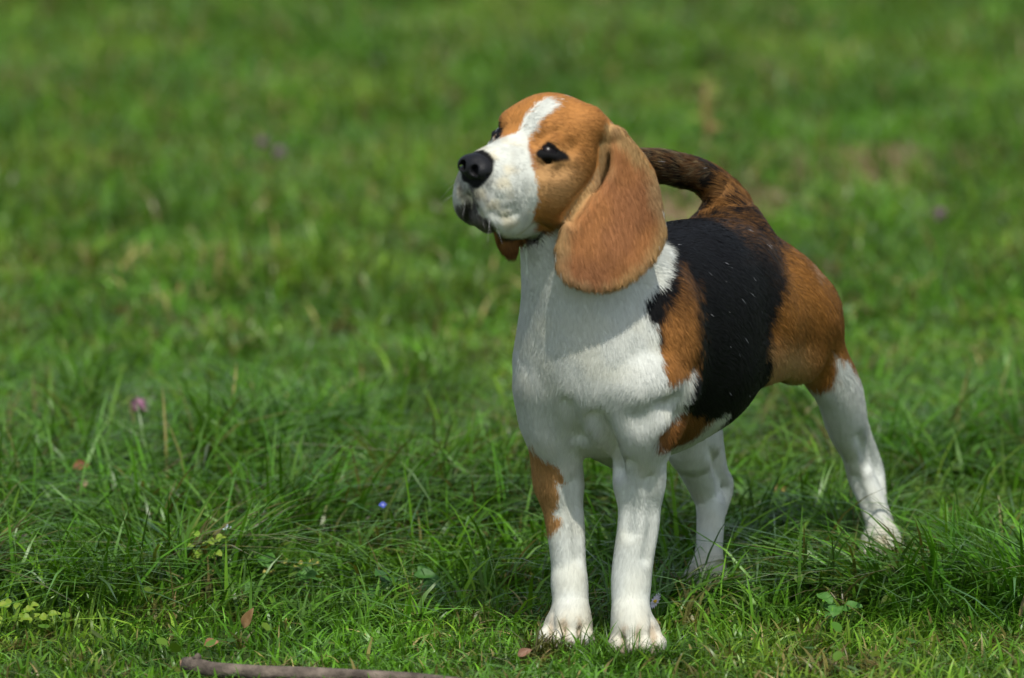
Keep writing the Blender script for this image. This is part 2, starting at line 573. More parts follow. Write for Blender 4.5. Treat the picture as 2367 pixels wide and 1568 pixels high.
def part_weights(P):
    hc = H(-2.5, 0, -2.5)
    dh = np.linalg.norm(P - hc, axis=1)
    head = dh < .105
    # ears
    n1 = (P - p_ear) @ nrm(n_ear)
    q = px(P)
    ear = (poly(q, EAR) < 4) & (n1 > -.008) & (n1 < .03)
    fear = (poly(q, FEAR) < 6) & (((P - HM) @ HS) < .012) & (dh < .16)
    fear &= (np.abs((P - p_fe) @ nrm(n_fe)) < .010) & (((P - HM) @ HU) < -.082)
    # tail
    dt = np.full(len(P), 1.0)
    tt = np.zeros(len(P))
    for i in range(len(TAIL_PTS) - 1):
        a, b = TAIL_PTS[i], TAIL_PTS[i + 1]
        w = P - a
        t = np.clip(w @ (b - a) / ((b - a) @ (b - a)), 0, 1)
        d = np.linalg.norm(w - t[:, None] * (b - a), axis=1)
        m = d < dt
        dt[m] = d[m]
        tt[m] = (i + t)[m]
    tail = (dt < .028) & ~((tt <= 0) & (dt > .024))
    return head, ear, fear, tail, tt


def coat(P, jit=0.0):
    """Base colour of the coat at points P."""
    n = len(P)
    P = P + (vnoise(P, .008, 1)[:, None] - .5) * .004
    if jit:
        P = P + rng.normal(0, jit, P.shape)
    head, ear, fear, tail, tt = part_weights(P)
    body_l = (P - O) @ L
    Pm = P - L * (2 * np.minimum(body_l - .004, 0))[:, None]        # mirrored onto the left side
    q = px(Pm)
    q[:, 0] += (vnoise(P, .006, 2) - .5) * 9
    q[:, 1] += (vnoise(P, .006, 3) - .5) * 9
    e = lambda pts, wd: 1 - sstep(poly(q, pts), -wd, wd)
    c = np.tile(WHITE, (n, 1))
    big = vnoise(P, .03, 4)[:, None]
    fine = vnoise(P, .004, 5)
    tan = TAN * (.72 + .3 * big)
    c = mixc(c, BLACK[None] * np.ones((n, 1)), e(SADDLE, 4))
    # brown ticking on the rump
    a_ = (P - O) @ A
    tick = sstep(q[:, 0], 1590, 1700) * (1 - sstep(q[:, 1], 510, 620)) + sstep(q[:, 0], 1740, 1830) * (1 - sstep(q[:, 1], 560, 700)) * .6
    tick = np.clip(tick, 0, 1) * sstep(.35 * fine + .65 * vnoise(P, .0016, 16), .42, .66) * .95
    c = mixc(c, np.tile(TAN_D * .62, (n, 1)), tick * .75 * e(SADDLE, 4))
    w = 1 - sstep(poly(q, SHOULDER_TAN) + (fine - .5) * 26, -14, 14)
    w = w * (.45 + .55 * sstep(q[:, 1] + (fine - .5) * 60, 660, 780))
    c = mixc(c, tan * .95, w * e(SADDLE, 4))
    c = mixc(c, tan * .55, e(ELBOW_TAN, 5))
    hw = 1 - sstep(poly(q, HAUNCH) - (fine - .5) * 14, -6, np.where(q[:, 1] < 830, 22, 4))
    hw *= 1 - .85 * (1 - sstep(q[:, 1] + (fine - .5) * 90, 500, 640))
    low = sstep(q[:, 1], 760, 850) * sstep(-q[:, 0], -1910, -1830)
    c = mixc(c, mixc(tan * V(.78, .78, .65), np.tile(TAN_L, (n, 1)), low * .9), hw)
    c = mixc(c, np.tile(WHITE, (n, 1)), 1 - sstep(P[:, 2], .165, .172))
    c = mixc(c, np.tile(BLACK, (n, 1)), sstep(a_, .062, .078) * sstep(P[:, 2], .325, .340) * (1 - sstep(a_, .2, .22)))
    rs = (1 - sstep(body_l, -.012, .0)) * (1 - sstep(a_, .05, .07))
    c = mixc(c, np.tile(WHITE, (n, 1)), rs)
    # tan patch on the right front leg
    q0 = px(P)
    q0[:, 0] += (vnoise(P, .006, 2) - .5) * 7
    q0[:, 1] += (vnoise(P, .006, 3) - .5) * 7
    lw = (1 - sstep(poly(q0, LEG_TAN), -2, 3)) * (body_l < -.002) * (a_ < .08) * (P[:, 2] < .21)
    c = mixc(c, mixc(tan, np.tile(TAN_L, (n, 1)), np.full(n, .5)), lw)
    # cream stain on the paws
    st = (1 - sstep(P[:, 2], .02, .055)) * (.1 + .6 * vnoise(P, .012, 6))
    c = mixc(c, np.tile(CREAM, (n, 1)), st)
    for c_p, fw_p, sc_p in PAWS:
        fw_p = nrm(fw_p)
        sd_p = V(fw_p[1], -fw_p[0], 0)
        w_p = P - np.array(c_p)
        fx, sx = w_p @ fw_p * 100 / sc_p, w_p @ sd_p * 100 / sc_p
        for s__ in (-1.35, 0, 1.35):
            g_p = (1 - sstep(np.abs(sx - s__), .08, .45)) * sstep(fx, .8, 2.2) * (1 - sstep(P[:, 2], .026, .036)) * (np.abs(sx) < 3) * (fx < 5)
            c = mixc(c, np.tile(V(.38, .25, .13), (n, 1)), g_p * .6)  # brown stain between the toes; also paints shade into the gaps
    # grubby front legs, a little yellower in patches
    c = mixc(c, c * V(1, .96, .86), sstep(vnoise(P, .02, 12), .4, .8) * .45)
    # head
    s_ = (P - HM) @ HS
    Ph = P - HS * (2 * np.minimum(s_, 0))[:, None]
    qh = px(Ph)
    qj = qh + np.stack([vnoise(P, .006, 2) - .5, vnoise(P, .006, 3) - .5], 1) * 6
    f_ = (P - HM) @ HF * 100
    u_ = (P - HM) @ HU * 100
    tw = 1 - sstep(poly(qj, HEAD_TAN), -2.5, 2.5)
    qf = px(P) + (qj - qh)
    tf = np.maximum(1 - sstep(poly(qf, FAR_TAN), -2.5, 2.5), tw * (1 - sstep(u_, -2.2, -1.6)) * sstep(u_, -7.4, -6.6))
    tw = np.where(s_ < 0, tf, tw)
    tw = np.maximum(tw, (1 - sstep(f_, -5.6, -4.6)) * sstep(u_, -3, -2))
    htan = TAN * (.86 + .3 * big)
    htan = mixc(htan, np.tile(TAN_L * .9, (n, 1)), (1 - sstep(np.hypot(qh[:, 0] - 1275, (qh[:, 1] - 410)), 25, 95)) * .7)
    hc_ = mixc(np.tile(WHITE * V(1, .99, .97), (n, 1)), htan, tw)
    # grey speckle below the nose, dark lips
    gn = H(6.2, 0, -3.0)
    g_ = (1 - sstep(np.linalg.norm(P - gn, axis=1), .008, .032)) * (.6 + 1.6 * (fine - .5))
    hc_ = mixc(hc_, np.tile(V(.07, .07, .075), (n, 1)), np.clip(g_, 0, 1))
    mz = sstep(f_, .5, 2.5) * (1 - tw)
    hc_ = mixc(hc_, hc_ * V(.80, .80, .80), sstep(vnoise(P, .007, 14), .35, .8) * mz * .9)
    hc_ = mixc(hc_, hc_ * V(.98, .86, .68), sstep(vnoise(P, .010, 15), .5, .85) * mz * .8)
    ew = 1 - sstep(poly(qh, EYE_BLACK), -2, 2.5)
    hc_ = mixc(hc_, np.tile(BLACK * 1.2, (n, 1)), ew * (f_ > -3))
    ew = 1 - sstep(poly(qh, [(1224, 328), (1235, 342), (1234, 368), (1244, 392), (1232, 396), (1222, 360)]), -4, 6)
    hc_ = mixc(hc_, np.tile(V(.22, .08, .035), (n, 1)), ew * .55)
    ew = 1 - sstep(poly(qh, [(1262, 378), (1300, 373), (1335, 378), (1300, 392), (1275, 400)]), -6, 8)
    hc_ = mixc(hc_, np.tile(TAN_D * .7, (n, 1)), ew * .35)
    ml = 1 - sstep(poly(qj, [(1082, 456), (1060, 480), (1056, 500), (1076, 522), (1110, 540), (1150, 556), (1165, 553), (1138, 530), (1112, 502)]), -4, 4)
    hc_ = mixc(hc_, np.tile(V(.085, .070, .065), (n, 1)), ml * .9)
    ml = 1 - sstep(poly(qf, [(1080, 458), (1070, 475), (1066, 500), (1078, 519), (1090, 515), (1092, 490), (1086, 465)]), -3, 4)
    hc_ = mixc(hc_, np.tile(V(.02, .016, .016), (n, 1)), ml * .85)
    ml = (1 - sstep(poly(qf, [(1158, 553), (1200, 562), (1236, 552), (1250, 552), (1244, 566), (1212, 573), (1172, 565)]), -2, 4)) * (s_ > 0)
    hc_ = mixc(hc_, np.tile(V(.03, .018, .015), (n, 1)), ml * .9)
    ml = (1 - sstep(poly(qf, [(1138, 284), (1158, 280), (1163, 300), (1156, 319), (1140, 325)]), -2, 2.5)) * (s_ < 0)
    hc_ = mixc(hc_, np.tile(BLACK, (n, 1)), ml)
    hc_ = mixc(hc_, np.tile(BLACK, (n, 1)), 1 - sstep(np.linalg.norm(P - H(5.5, 0, -1.9), axis=1), .0165, .0185))
    c = np.where(head[:, None], hc_, c)
    # ears
    et = TAN * V(1.0, .98, 1.3) * (.7 + .5 * big)
    rim = sstep(poly(px(P), EAR) + 14 * (vnoise(P, .01, 62) - .5), -38, -4)
    et = mixc(et, np.tile(V(.50, .33, .14), (n, 1)), rim * .75)
    et = mixc(et, et * V(.80, .80, .95), sstep(vnoise(P, .03, 63), .4, .75) * .8)
    et = mixc(et, np.tile(V(.13, .06, .035), (n, 1)), sstep(vnoise(P * V(1, 1, .45), .011, 8), .5, .95) * .25)
    c = np.where(ear[:, None], et, c)
    c = np.where(fear[:, None], TAN_D * V(.8, .75, .8), c)  # far ear in darker tan, its shade painted into the coat
    # tail: black saddle hair over brown, pale underneath
    tb = sstep(.6 * fine + .4 * vnoise(P, .0018, 67) + .5 * vnoise(P, .02, 9), .6, .85)
    tl = mixc(np.tile(BLACK * 1.5, (n, 1)), np.tile(TAN_D * 1.25, (n, 1)), tb * np.where(tt < 1.6, .8, .35))
    tl = mixc(tl, np.tile(V(.34, .25, .12), (n, 1)), sstep(vnoise(P, .003, 66), .6, .8) * .5 * sstep(tt, 1.5, 2.5))
    tl = mixc(tl, np.tile(CREAM * .6, (n, 1)), sstep(tt, 3.4, 4.2) * .8 * sstep(-P[:, 2], -.37, -.355))
    c = np.where(tail[:, None], tl, c)
    # lip edge
    lp = np.array([Q(x, y, -6) for x, y in ((1082, 452), (1110, 500), (1140, 530), (1165, 551), (1200, 560), (1240, 551), (1262, 535))])
    lq = px(Ph)
    dl = np.full(n, 1e9)
    lpx = px(lp)
    for i in range(len(lpx) - 1):
        d_ = lpx[i + 1] - lpx[i]
        t = np.clip(((lq - lpx[i]) @ d_) / (d_ @ d_), 0, 1)
        dl = np.minimum(dl, np.linalg.norm(lq - lpx[i] - t[:, None] * d_, axis=1))
    lipw = (1 - sstep(dl, 3, 8.5)) * head * (f_ > -2.5) * (s_ > .0)
    c = mixc(c, np.tile(V(.03, .022, .022), (n, 1)), lipw * .9)
    return np.clip(c, 0, 1)


# ------------------------------------------------------------------ materials
def mat(name, base=(.5, .5, .5), rough=.6, spec=.3, attr=None):
    m = bpy.data.materials.new(name)
    m.use_nodes = True
    b = m.node_tree.nodes['Principled BSDF']
    b.inputs['Base Color'].default_value = (*base, 1)
    b.inputs['Roughness'].default_value = rough
    b.inputs['Specular IOR Level'].default_value = spec
    if attr:
        a = m.node_tree.nodes.new('ShaderNodeAttribute')
        a.attribute_name = attr
        m.node_tree.links.new(a.outputs['Color'], b.inputs['Base Color'])
    return m


M_skin = mat('coat_under', rough=.8, spec=.15, attr='tint')
M_fur = mat('fur', rough=.6, spec=.13, attr='tint')
_nt = M_fur.node_tree
_na = _nt.nodes.new('ShaderNodeAttribute')
_na.attribute_name = 'root_normal'
_nt.links.new(_na.outputs['Vector'], _nt.nodes['Principled BSDF'].inputs['Normal'])

M_nose = mat('nose_leather', (.008, .008, .009), .5, .3)
_nt = M_nose.node_tree
_v = _nt.nodes.new('ShaderNodeTexVoronoi')
_v.inputs['Scale'].default_value = 900
_tc = _nt.nodes.new('ShaderNodeTexCoord')
_bp = _nt.nodes.new('ShaderNodeBump')
_bp.inputs['Strength'].default_value = .5
_bp.inputs['Distance'].default_value = .0006
_nt.links.new(_tc.outputs['Object'], _v.inputs['Vector'])
_nt.links.new(_v.outputs['Distance'], _bp.inputs['Height'])
_nt.links.new(_bp.outputs['Normal'], _nt.nodes['Principled BSDF'].inputs['Normal'])
M_eye = mat('eye', (.005, .0025, .002), .26, .2)
M_claw = mat('claw', (.10, .07, .05), .35, .5)
M_whisker = mat('whisker', (.7, .68, .62), .4, .5)

# ------------------------------------------------------------------ the dog
dog = bpy.data.objects.new('dog', None)
COL.objects.link(dog)
dog.location = tuple(O)
dog.empty_display_size = .1
dog['label'] = 'brown, black and white beagle with a raised tail, standing on the grass'
dog['category'] = 'dog'


def under_dog(o):
    o.parent = dog
    o.matrix_parent_inverse = __import__('mathutils').Matrix.Translation(-Vector(O))
    return o


bv, bf = F.mesh()
me = quick_mesh('body', bv, bf)
body = under_dog(link('body', me, M_skin))
grad = np.gradient(F.g, F.h)
bn = np.stack([F.sample(bv, g_) for g_ in grad], 1)
bn /= np.linalg.norm(bn, axis=1)[:, None] + 1e-9
bc = coat(bv)
at = me.attributes.new('tint', 'FLOAT_COLOR', 'POINT')
at.data.foreach_set('color', np.hstack([bc, np.ones((len(bc), 1))]).astype(np.float32).ravel())

# nose
NF = Field(H(5.6, 0, -1.9) - .028, H(5.6, 0, -1.9) + .028, .0007)
NF.ell(H(5.5, 0, -1.6), (1.34, 1.52, 1.1), HFR, .3)
for s in (1, -1):
    NF.ell(H(5.9, .95 * s, -1.75), (.95, .82, .84), HFR, .35)
NF.cone(H(5.9, 0, -2.1), .85, H(5.75, 0, -2.75), .55, .4)
for s in (1, -1):
    NF.ell(H(6.55, .74 * s, -1.66), (1.15, .44, .46), HFR, .2, 'sub')
    NF.cone(H(6.75, .9 * s, -1.95), .17, H(5.7, 1.9 * s, -1.9), .14, .12, 'sub')
NF.cone(H(7.15, 0, -1.7), .09, H(6.3, 0, -3.3), .1, .12, 'sub')
nv, nf = NF.mesh()
nose = under_dog(link('nose', quick_mesh('nose', nv, nf), M_nose))

# eyes
for E, en in EYES:
    bpy.ops.mesh.primitive_uv_sphere_add(segments=32, ring_count=20, radius=.0117, location=tuple(E))
    o = bpy.context.object
    o.name = 'eye'
    o.data.materials.append(M_eye)
    for p in o.data.polygons:
        p.use_smooth = True
    under_dog(o)


# ---- fur strands as real hair curves
def curves_obj(name, pts, rad, colr, nor, material):
    """pts (n, k, 3), rad (n, k), colour and normal per strand"""
    n, k = pts.shape[:2]
    cd = bpy.data.hair_curves.new(name)
    cd.add_curves([k] * n)
    cd.points.foreach_set('position', pts.astype(np.float32).ravel())
    cd.points.foreach_set('radius', rad.astype(np.float32).ravel())
    a = cd.attributes.new('tint', 'FLOAT_COLOR', 'CURVE')
    a.data.foreach_set('color', np.hstack([colr, np.ones((n, 1))]).astype(np.float32).ravel())
    if nor is not None:
        a = cd.attributes.new('root_normal', 'FLOAT_VECTOR', 'CURVE')
        a.data.foreach_set('vector', nor.astype(np.float32).ravel())
    cd.materials.append(material)
    o = bpy.data.objects.new(name, cd)
    COL.objects.link(o)
    return o


NFUR = 480000
q0_, q1_, q2_, q3_ = (bv[bf[:, i]] for i in range(4))
area = .5 * np.linalg.norm(np.cross(q2_ - q0_, q3_ - q1_), axis=1)
cx = q0_.mean(0)
fi = rng.choice(len(bf), NFUR, p=area / area.sum())
u, v = rng.random((2, NFUR))
ww = np.stack([(1 - u) * (1 - v), u * (1 - v), u * v, (1 - u) * v], 1)
R0 = sum(ww[:, i:i + 1] * bv[bf[fi, i]] for i in range(4))
N0 = sum(ww[:, i:i + 1] * bn[bf[fi, i]] for i in range(4))
N0 /= np.linalg.norm(N0, axis=1)[:, None]
head, ear, fear, tail, tt = part_weights(R0)
f_ = (R0 - HM) @ HF * 100
s_ = (R0 - HM) @ HS * 100
u_ = (R0 - HM) @ HU * 100
al = (R0 - O) @ A
D = A * .75 - Z * .66 + np.zeros_like(R0)
leg = sstep(-R0[:, 2], -.20, -.15)[:, None]
D = D * (1 - leg) + (-Z + A * .1) * leg
front = sstep(-al, -.03, .03)[:, None] * (1 - leg)
D = D * (1 - front) + (-Z * .95 - A * .1) * front
D = np.where(head[:, None], -HF * .9 - Z * .35 + HS * (.25 * np.sign(s_))[:, None], D)
D = np.where((head & (f_ > 1) & (u_ < -2))[:, None], -HF * .6 - Z * .6, D)
D = np.where((ear | fear)[:, None], -Z * 1.0 + V(.15, .1, 0), D)
ti = np.clip(tt.astype(int), 0, len(TAIL_PTS) - 2)
D = np.where(tail[:, None], TAIL_PTS[ti + 1] - TAIL_PTS[ti], D)
D /= np.linalg.norm(D, axis=1)[:, None]
nz = np.stack([vnoise(R0, .012, 20 + i) - .5 for i in range(3)], 1) * .75 + np.stack([vnoise(R0, .035, 30 + i) - .5 for i in range(3)], 1) * .8
D = D + nz * np.where(head | ear, .5, 1.0)[:, None]
D -= N0 * np.sum(D * N0, 1)[:, None]
D /= np.linalg.norm(D, axis=1)[:, None] + 1e-9
ln = np.full(NFUR, .9)
ln = ln * (1 - leg[:, 0]) + .42 * leg[:, 0]
ln = np.where(al < .0, np.minimum(ln, .7), ln)
ln = np.where(head, .5, ln)
ln = np.where(head & (f_ > 1.0), .32, ln)
ln = np.where(ear | fear, .7, ln)
ln = np.where(tail, 1.5, ln)
ln = np.where(R0[:, 2] < .035, .3, ln)
ln *= rng.uniform(.6, 1.25, NFUR)
lift = np.where(head | ear | (R0[:, 2] < .17), .17, .2) * rng.uniform(.5, 1.5, NFUR)
lift = np.where(tail, .40, lift)
erim = ear & (poly(px(R0), EAR) > -10)
lift = np.where(erim, .22, lift)

cR = coat(R0, .0011)
qe = px(R0 - HS * (2 * np.minimum(s_, 0) / 100)[:, None])
keep = ~(head & (f_ > -2) & (poly(qe, EYE_BLACK) < 2))
keep &= np.linalg.norm((R0 - H(5.6, 0, -1.8)), axis=1) > .0172
ln = np.where(head & (cR.mean(1) < .06), .12, ln)
lift *= .7 + .3 * np.clip(cR.mean(1) / .1, 0, 1)
var = rng.uniform(.8, 1.16, (NFUR, 1)) * (.92 + .16 * vnoise(R0 * V(1, 1, .5), .0035, 61))[:, None]
isw = cR.mean(1, keepdims=True) > .5
cR = np.clip(cR * np.where(isw, 1 + (var - 1) * .4, var), 0, .9)
stray = (rng.random(NFUR) < .0012) & (cR.mean(1) < .03)
cR[stray] = .45
k = 4
tpar = np.linspace(0, 1, k)
pts = np.empty((NFUR, k, 3))
for i, t in enumerate(tpar):
    pts[:, i] = R0 + (D * t + N0 * (lift * (t - .55 * t * t))[:, None] - Z * .08 * t * t) * ln[:, None] / 100 - N0 * .0001
rad = np.tile(np.array([.00022, .0002, .00015, .00004]), (NFUR, 1)) * np.where(head | ear, .85, 1.0)[:, None]
sn = N0 * .95 + D * .05 + rng.normal(0, 1, N0.shape) * np.where(isw, .05, .13)
sn /= np.linalg.norm(sn, axis=1)[:, None]
fur = curves_obj('fur', pts[keep], rad[keep], cR[keep], sn[keep], M_fur)
under_dog(fur)

# --- END DOG

# ---- whiskers and claws
wp, wr = [], []
for i in range(16):
    sd = 1 if i % 2 else -1
    r0 = surf(random.uniform(1070, 1180), random.uniform(455, 510), -.05) if sd > 0 else H(random.uniform(3.5, 5.6), random.uniform(-2.6, -1.9), random.uniform(-5.5, -3))
    d0 = nrm(HS * sd * random.uniform(.2, 1) + HF * random.uniform(.0, .7) - HU * random.uniform(.3, 1.1))
    l0 = random.uniform(.012, .026)
    wp.append([r0 + d0 * l0 * t - Z * .004 * t * t for t in np.linspace(0, 1, 6)])
    wr.append(np.linspace(.00009, .00002, 6))
for i in range(7):                                   # brow hairs above the far eye
    r0 = H(random.uniform(-.6, .2), random.uniform(-2.9, -2.3), random.uniform(.9, 1.6))
    wp.append([r0 + nrm(HF * .5 + HU * .6 - HS * random.uniform(-.2, .5)) * .014 * t for t in np.linspace(0, 1, 6)])
    wr.append(np.linspace(.0001, .00003, 6))
wc = np.tile(V(.6, .59, .56), (len(wp), 1))
wc[-7:] = .05
M_whisker2 = mat('whisker_hair', rough=.4, spec=.5, attr='tint')
under_dog(curves_obj('whiskers', np.array(wp), np.array(wr), wc, None, M_whisker2))
for c_, fw, sc in PAWS:
    fw = nrm(fw)
    sd = V(fw[1], -fw[0], 0)
    for s_, f_c in ((-1.65, 1.3), (-.6, 2.1), (.6, 2.1), (1.65, 1.3)):
        p1 = np.array(c_) + (sd * (s_ * 1.12) + fw * (f_c + 1.05)) * sc / 100 + Z * .0105 * sc
        ring, fcs = [], []
        K = 7
        for j, (fo, dz, r) in enumerate(((0, 0, .0030), (.004, .0006, .0026), (.008, -.0012, .0018), (.0105, -.0035, .0005))):
            for a in range(K):
                an = 2 * math.pi * a / K
                ring.append(p1 + fw * fo + Z * (dz + r * math.sin(an)) + sd * r * .7 * math.cos(an))
            if j:
                for a in range(K):
                    b = (a + 1) % K
                    fcs.append([(j - 1) * K + a, (j - 1) * K + b, j * K + b, j * K + a])
        under_dog(link('claw', quick_mesh('claw', ring, fcs), M_claw))

# ------------------------------------------------------------------ ground
def ground_pt(dx, dy, z=0.0):
    r = Q(dx, dy, 0) - C0
    return C0 + r * ((z - CAM_H) / r[2])


def n2(x, y, scale, seed):
    return vnoise(np.stack([x, y, np.zeros_like(x)], 1), scale, seed)


def relief(x, y):
    return (n2(x, y, .35, 41) - .5) * .03 * sstep(y, 6.2, 7.2)


gx = np.concatenate([np.linspace(-60, -4, 12), np.linspace(-3.6, 4.2, 131), np.linspace(4.6, 60, 12)])
gy = np.concatenate([np.linspace(-20, 2.5, 8), np.linspace(3, 16, 200), np.linspace(17, 140, 14)])
GX, GY = np.meshgrid(gx, gy, indexing='ij')
gzz = relief(GX.ravel(), GY.ravel()) - .004
gvv = np.stack([GX.ravel(), GY.ravel(), gzz], 1)
ni, nj = GX.shape
I, J = np.meshgrid(np.arange(ni - 1), np.arange(nj - 1), indexing='ij')
a = (I * nj + J).ravel()
gff = np.stack([a, a + nj, a + nj + 1, a + 1], 1)
M_soil = mat('soil', (.05, .045, .025), .95, .1)
nt = M_soil.node_tree
tc = nt.nodes.new('ShaderNodeTexCoord')
no = nt.nodes.new('ShaderNodeTexNoise')
no.inputs['Scale'].default_value = 9
no.inputs['Detail'].default_value = 8
rp = nt.nodes.new('ShaderNodeValToRGB')
rp.color_ramp.elements[0].position = .35
rp.color_ramp.elements[0].color = (.022, .050, .008, 1)
rp.color_ramp.elements[1].position = .7
rp.color_ramp.elements[1].color = (.055, .085, .018, 1)
nt.links.new(tc.outputs['Object'], no.inputs['Vector'])
nt.links.new(no.outputs['Fac'], rp.inputs['Fac'])
nt.links.new(rp.outputs['Color'], nt.nodes['Principled BSDF'].inputs['Base Color'])
ground = link('ground', quick_mesh('ground', gvv, gff), M_soil)
ground['kind'] = 'structure'

# bare soil patches in the lawn behind the dog
M_dirt = mat('bare_dirt', (.20, .135, .075), .95, .1)
BARE = [(ground_pt(1560, 455), .17, .10), (ground_pt(1960, 378), .14, .06), (ground_pt(2060, 402), .10, .05)]
for c_, rx, ry in BARE:
    K, vv, ff = 40, [], []
    for j, q in enumerate((0.01, .35, .7, 1.0)):
        for k_ in range(K):
            an = 2 * math.pi * k_ / K
            w_ = 1 + .25 * math.sin(3 * an + rx * 50) + .12 * math.sin(7 * an)
            x, y = c_[0] + rx * q * w_ * math.cos(an), c_[1] + ry * 3.2 * q * w_ * math.sin(an)
            vv.append((x, y, float(relief(np.array([x]), np.array([y]))[0]) + .006 * (1 - q * q) - .001 + (0 if q < 1 else -.008)))
        if j:
            for k_ in range(K):
                b = (k_ + 1) % K
                ff.append([(j - 1) * K + k_, (j - 1) * K + b, j * K + b, j * K + k_])
    o = link('bare_soil', quick_mesh('bare_soil', vv, ff), M_dirt)
    o['kind'] = 'structure'

# ------------------------------------------------------------------ grass
M_grass = bpy.data.materials.new('grass_blade')
M_grass.use_nodes = True
nt = M_grass.node_tree
pb = nt.nodes['Principled BSDF']
pb.inputs['Roughness'].default_value = .36
pb.inputs['Specular IOR Level'].default_value = .30
at_ = nt.nodes.new('ShaderNodeAttribute')
at_.attribute_name = 'tint'
tr = nt.nodes.new('ShaderNodeBsdfTranslucent')
mx = nt.nodes.new('ShaderNodeMixShader')
mx.inputs[0].default_value = .24
gm_ = nt.nodes.new('ShaderNodeMix')
gm_.data_type = 'RGBA'
gm_.blend_type = 'MULTIPLY'
gm_.inputs[0].default_value = 1
gm_.inputs[7].default_value = (1.25, 1.15, .45, 1)
nt.links.new(at_.outputs['Color'], gm_.inputs[6])
nt.links.new(gm_.outputs[2], tr.inputs['Color'])
nt.links.new(at_.outputs['Color'], pb.inputs['Base Color'])
nt.links.new(pb.outputs[0], mx.inputs[1])
nt.links.new(tr.outputs[0], mx.inputs[2])
nt.links.new(mx.outputs[0], nt.nodes['Material Output'].inputs[0])


def blades(x, y, h, w, lean, colr, az=None):
    """Arrays of blade strips -> verts (n*9, 3), quads, tri-less tip."""
    n = len(x)
    z0 = relief(x, y)
    if az is None:
        az = rng.uniform(0, 2 * math.pi, n)
    face = rng.uniform(0, 2 * math.pi, n)
    dx, dy = np.cos(az), np.sin(az)
    wx, wy = np.cos(face), np.sin(face)
    T = np.array([0, .28, .55, .8, 1.0])
    Wd = np.array([.8, 1.0, .85, .55, .06])
    kink = rng.uniform(1.5, 2.6, n)
    sw = rng.normal(0, .12, n)
    Vv = np.empty((n, 10, 3))
    for i, (t, wd) in enumerate(zip(T, Wd)):
        out = h * lean * t ** kink
        up = h * (t - .38 * np.clip(lean, 0, 1.4) * t ** 2.2)
        cxp = x + dx * out - dy * sw * h * t * t
        cyp = y + dy * out + dx * sw * h * t * t
        for k_, sg in enumerate((-1, 1)):
            Vv[:, i * 2 + k_, 0] = cxp + wx * w * wd * .5 * sg
            Vv[:, i * 2 + k_, 1] = cyp + wy * w * wd * .5 * sg
            Vv[:, i * 2 + k_, 2] = z0 + up - .004
    b = np.arange(n) * 10
    Fq = np.concatenate([np.stack([b + 2 * i, b + 2 * i + 1, b + 2 * i + 3, b + 2 * i + 2], 1) for i in range(4)])
    C = np.tile(colr, (4, 1))
    return Vv.reshape(-1, 3), Fq, C


FOOT = [np.array(p[0][:2]) for p in PAWS]


def edge_y(x):                                        # where the cropped front strip meets the longer grass
    return 5.965 + (n2(x, x * 0, .12, 50) - .5) * .10 + .02 * np.sin(x * 5)


def longness(x, y):
    e = edge_y(x)
    a1 = sstep(y, e - .02, e + .07) * (1 - sstep(y, 6.65, 7.5))
    return a1 * (.25 + .75 * sstep(n2(x, y, .09, 51), .3, .7))


G_MID, G_YEL, G_DRK, G_BLU, G_DRY = V(.110, .265, .016), V(.24, .34, .034), V(.032, .125, .005), V(.12, .23, .05), V(.42, .32, .13)


def tint_of(x, y, lng, nodry=False):
    n = len(x)
    c = np.tile(G_MID, (n, 1))
    f1 = sstep(n2(x, y, .22, 52) + rng.normal(0, .16, n), .45, .8)
    c = mixc(c, np.tile(G_YEL, (n, 1)), f1 * (.62 - .4 * lng))
    f2 = sstep(n2(x, y, .13, 53) + rng.normal(0, .15, n), .5, .85)
    c = mixc(c, np.tile(G_DRK, (n, 1)), f2 * .6)
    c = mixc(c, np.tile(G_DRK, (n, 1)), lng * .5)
    c = mixc(c, np.tile(G_BLU, (n, 1)), (rng.random(n) < .22) * .7)
    dry = (sstep(n2(x, y, .16, 54), .45, .9) * .14 + .02) * (1 - .75 * lng) * (.08 if nodry else 1)
    c = mixc(c, np.tile(G_DRY, (n, 1)), (rng.random(n) < dry) * .85)
    c = c * (.68 + .64 * n2(x, y, .045, 64))[:, None]
    c = mixc(c, np.tile(V(.17, .10, .045), (n, 1)), sstep(n2(x, y, .028, 65), .74, .86) * .7)
    return c * rng.uniform(.5, 1.45, (n, 1))


VV, FF, CC = [], [], []
off = 0


def put(x, y, h, w, lean, az=None, cf=1.0, nodry=False):
    global off
    lg = longness(x, y)
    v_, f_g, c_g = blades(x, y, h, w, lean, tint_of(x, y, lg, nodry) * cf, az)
    VV.append(v_)
    FF.append(f_g + off)
    CC.append(c_g)
    off += len(v_)


def clear(x, y):
    ok = np.ones(len(x), bool)
    for f_p in FOOT:
        ok &= np.hypot((x - f_p[0]) / .029, (y - f_p[1] + .002) / .034) > 1
    for c_, rx, ry in BARE:
        r = np.hypot((x - c_[0]) / rx, (y - c_[1]) / (ry * 3.2))
        ok &= (r > 1) | (rng.random(len(x)) < (.25 if rx == .17 else .62))
    return ok


def scatter(n, x0, x1, y0, y1, clump=.5, cs=.02):
    x = rng.uniform(x0, x1, n)
    y = rng.uniform(y0, y1, n)
    k_ = rng.random(n) < clump
    m = max(n // 7, 1)
    gxx, gyy = rng.uniform(x0, x1, m), rng.uniform(y0, y1, m)
    id_ = rng.integers(0, m, n)
    x = np.where(k_, gxx[id_] + rng.normal(0, cs, n) * .5, x)
    y = np.where(k_, gyy[id_] + rng.normal(0, cs, n) * .5, y)
    m_ = clear(x, y)
    return x[m_], y[m_]


def short_h(x, y, base):
    return base * (.55 + .9 * n2(x, y, .15, 55)) * rng.uniform(.5, 1.35, len(x))


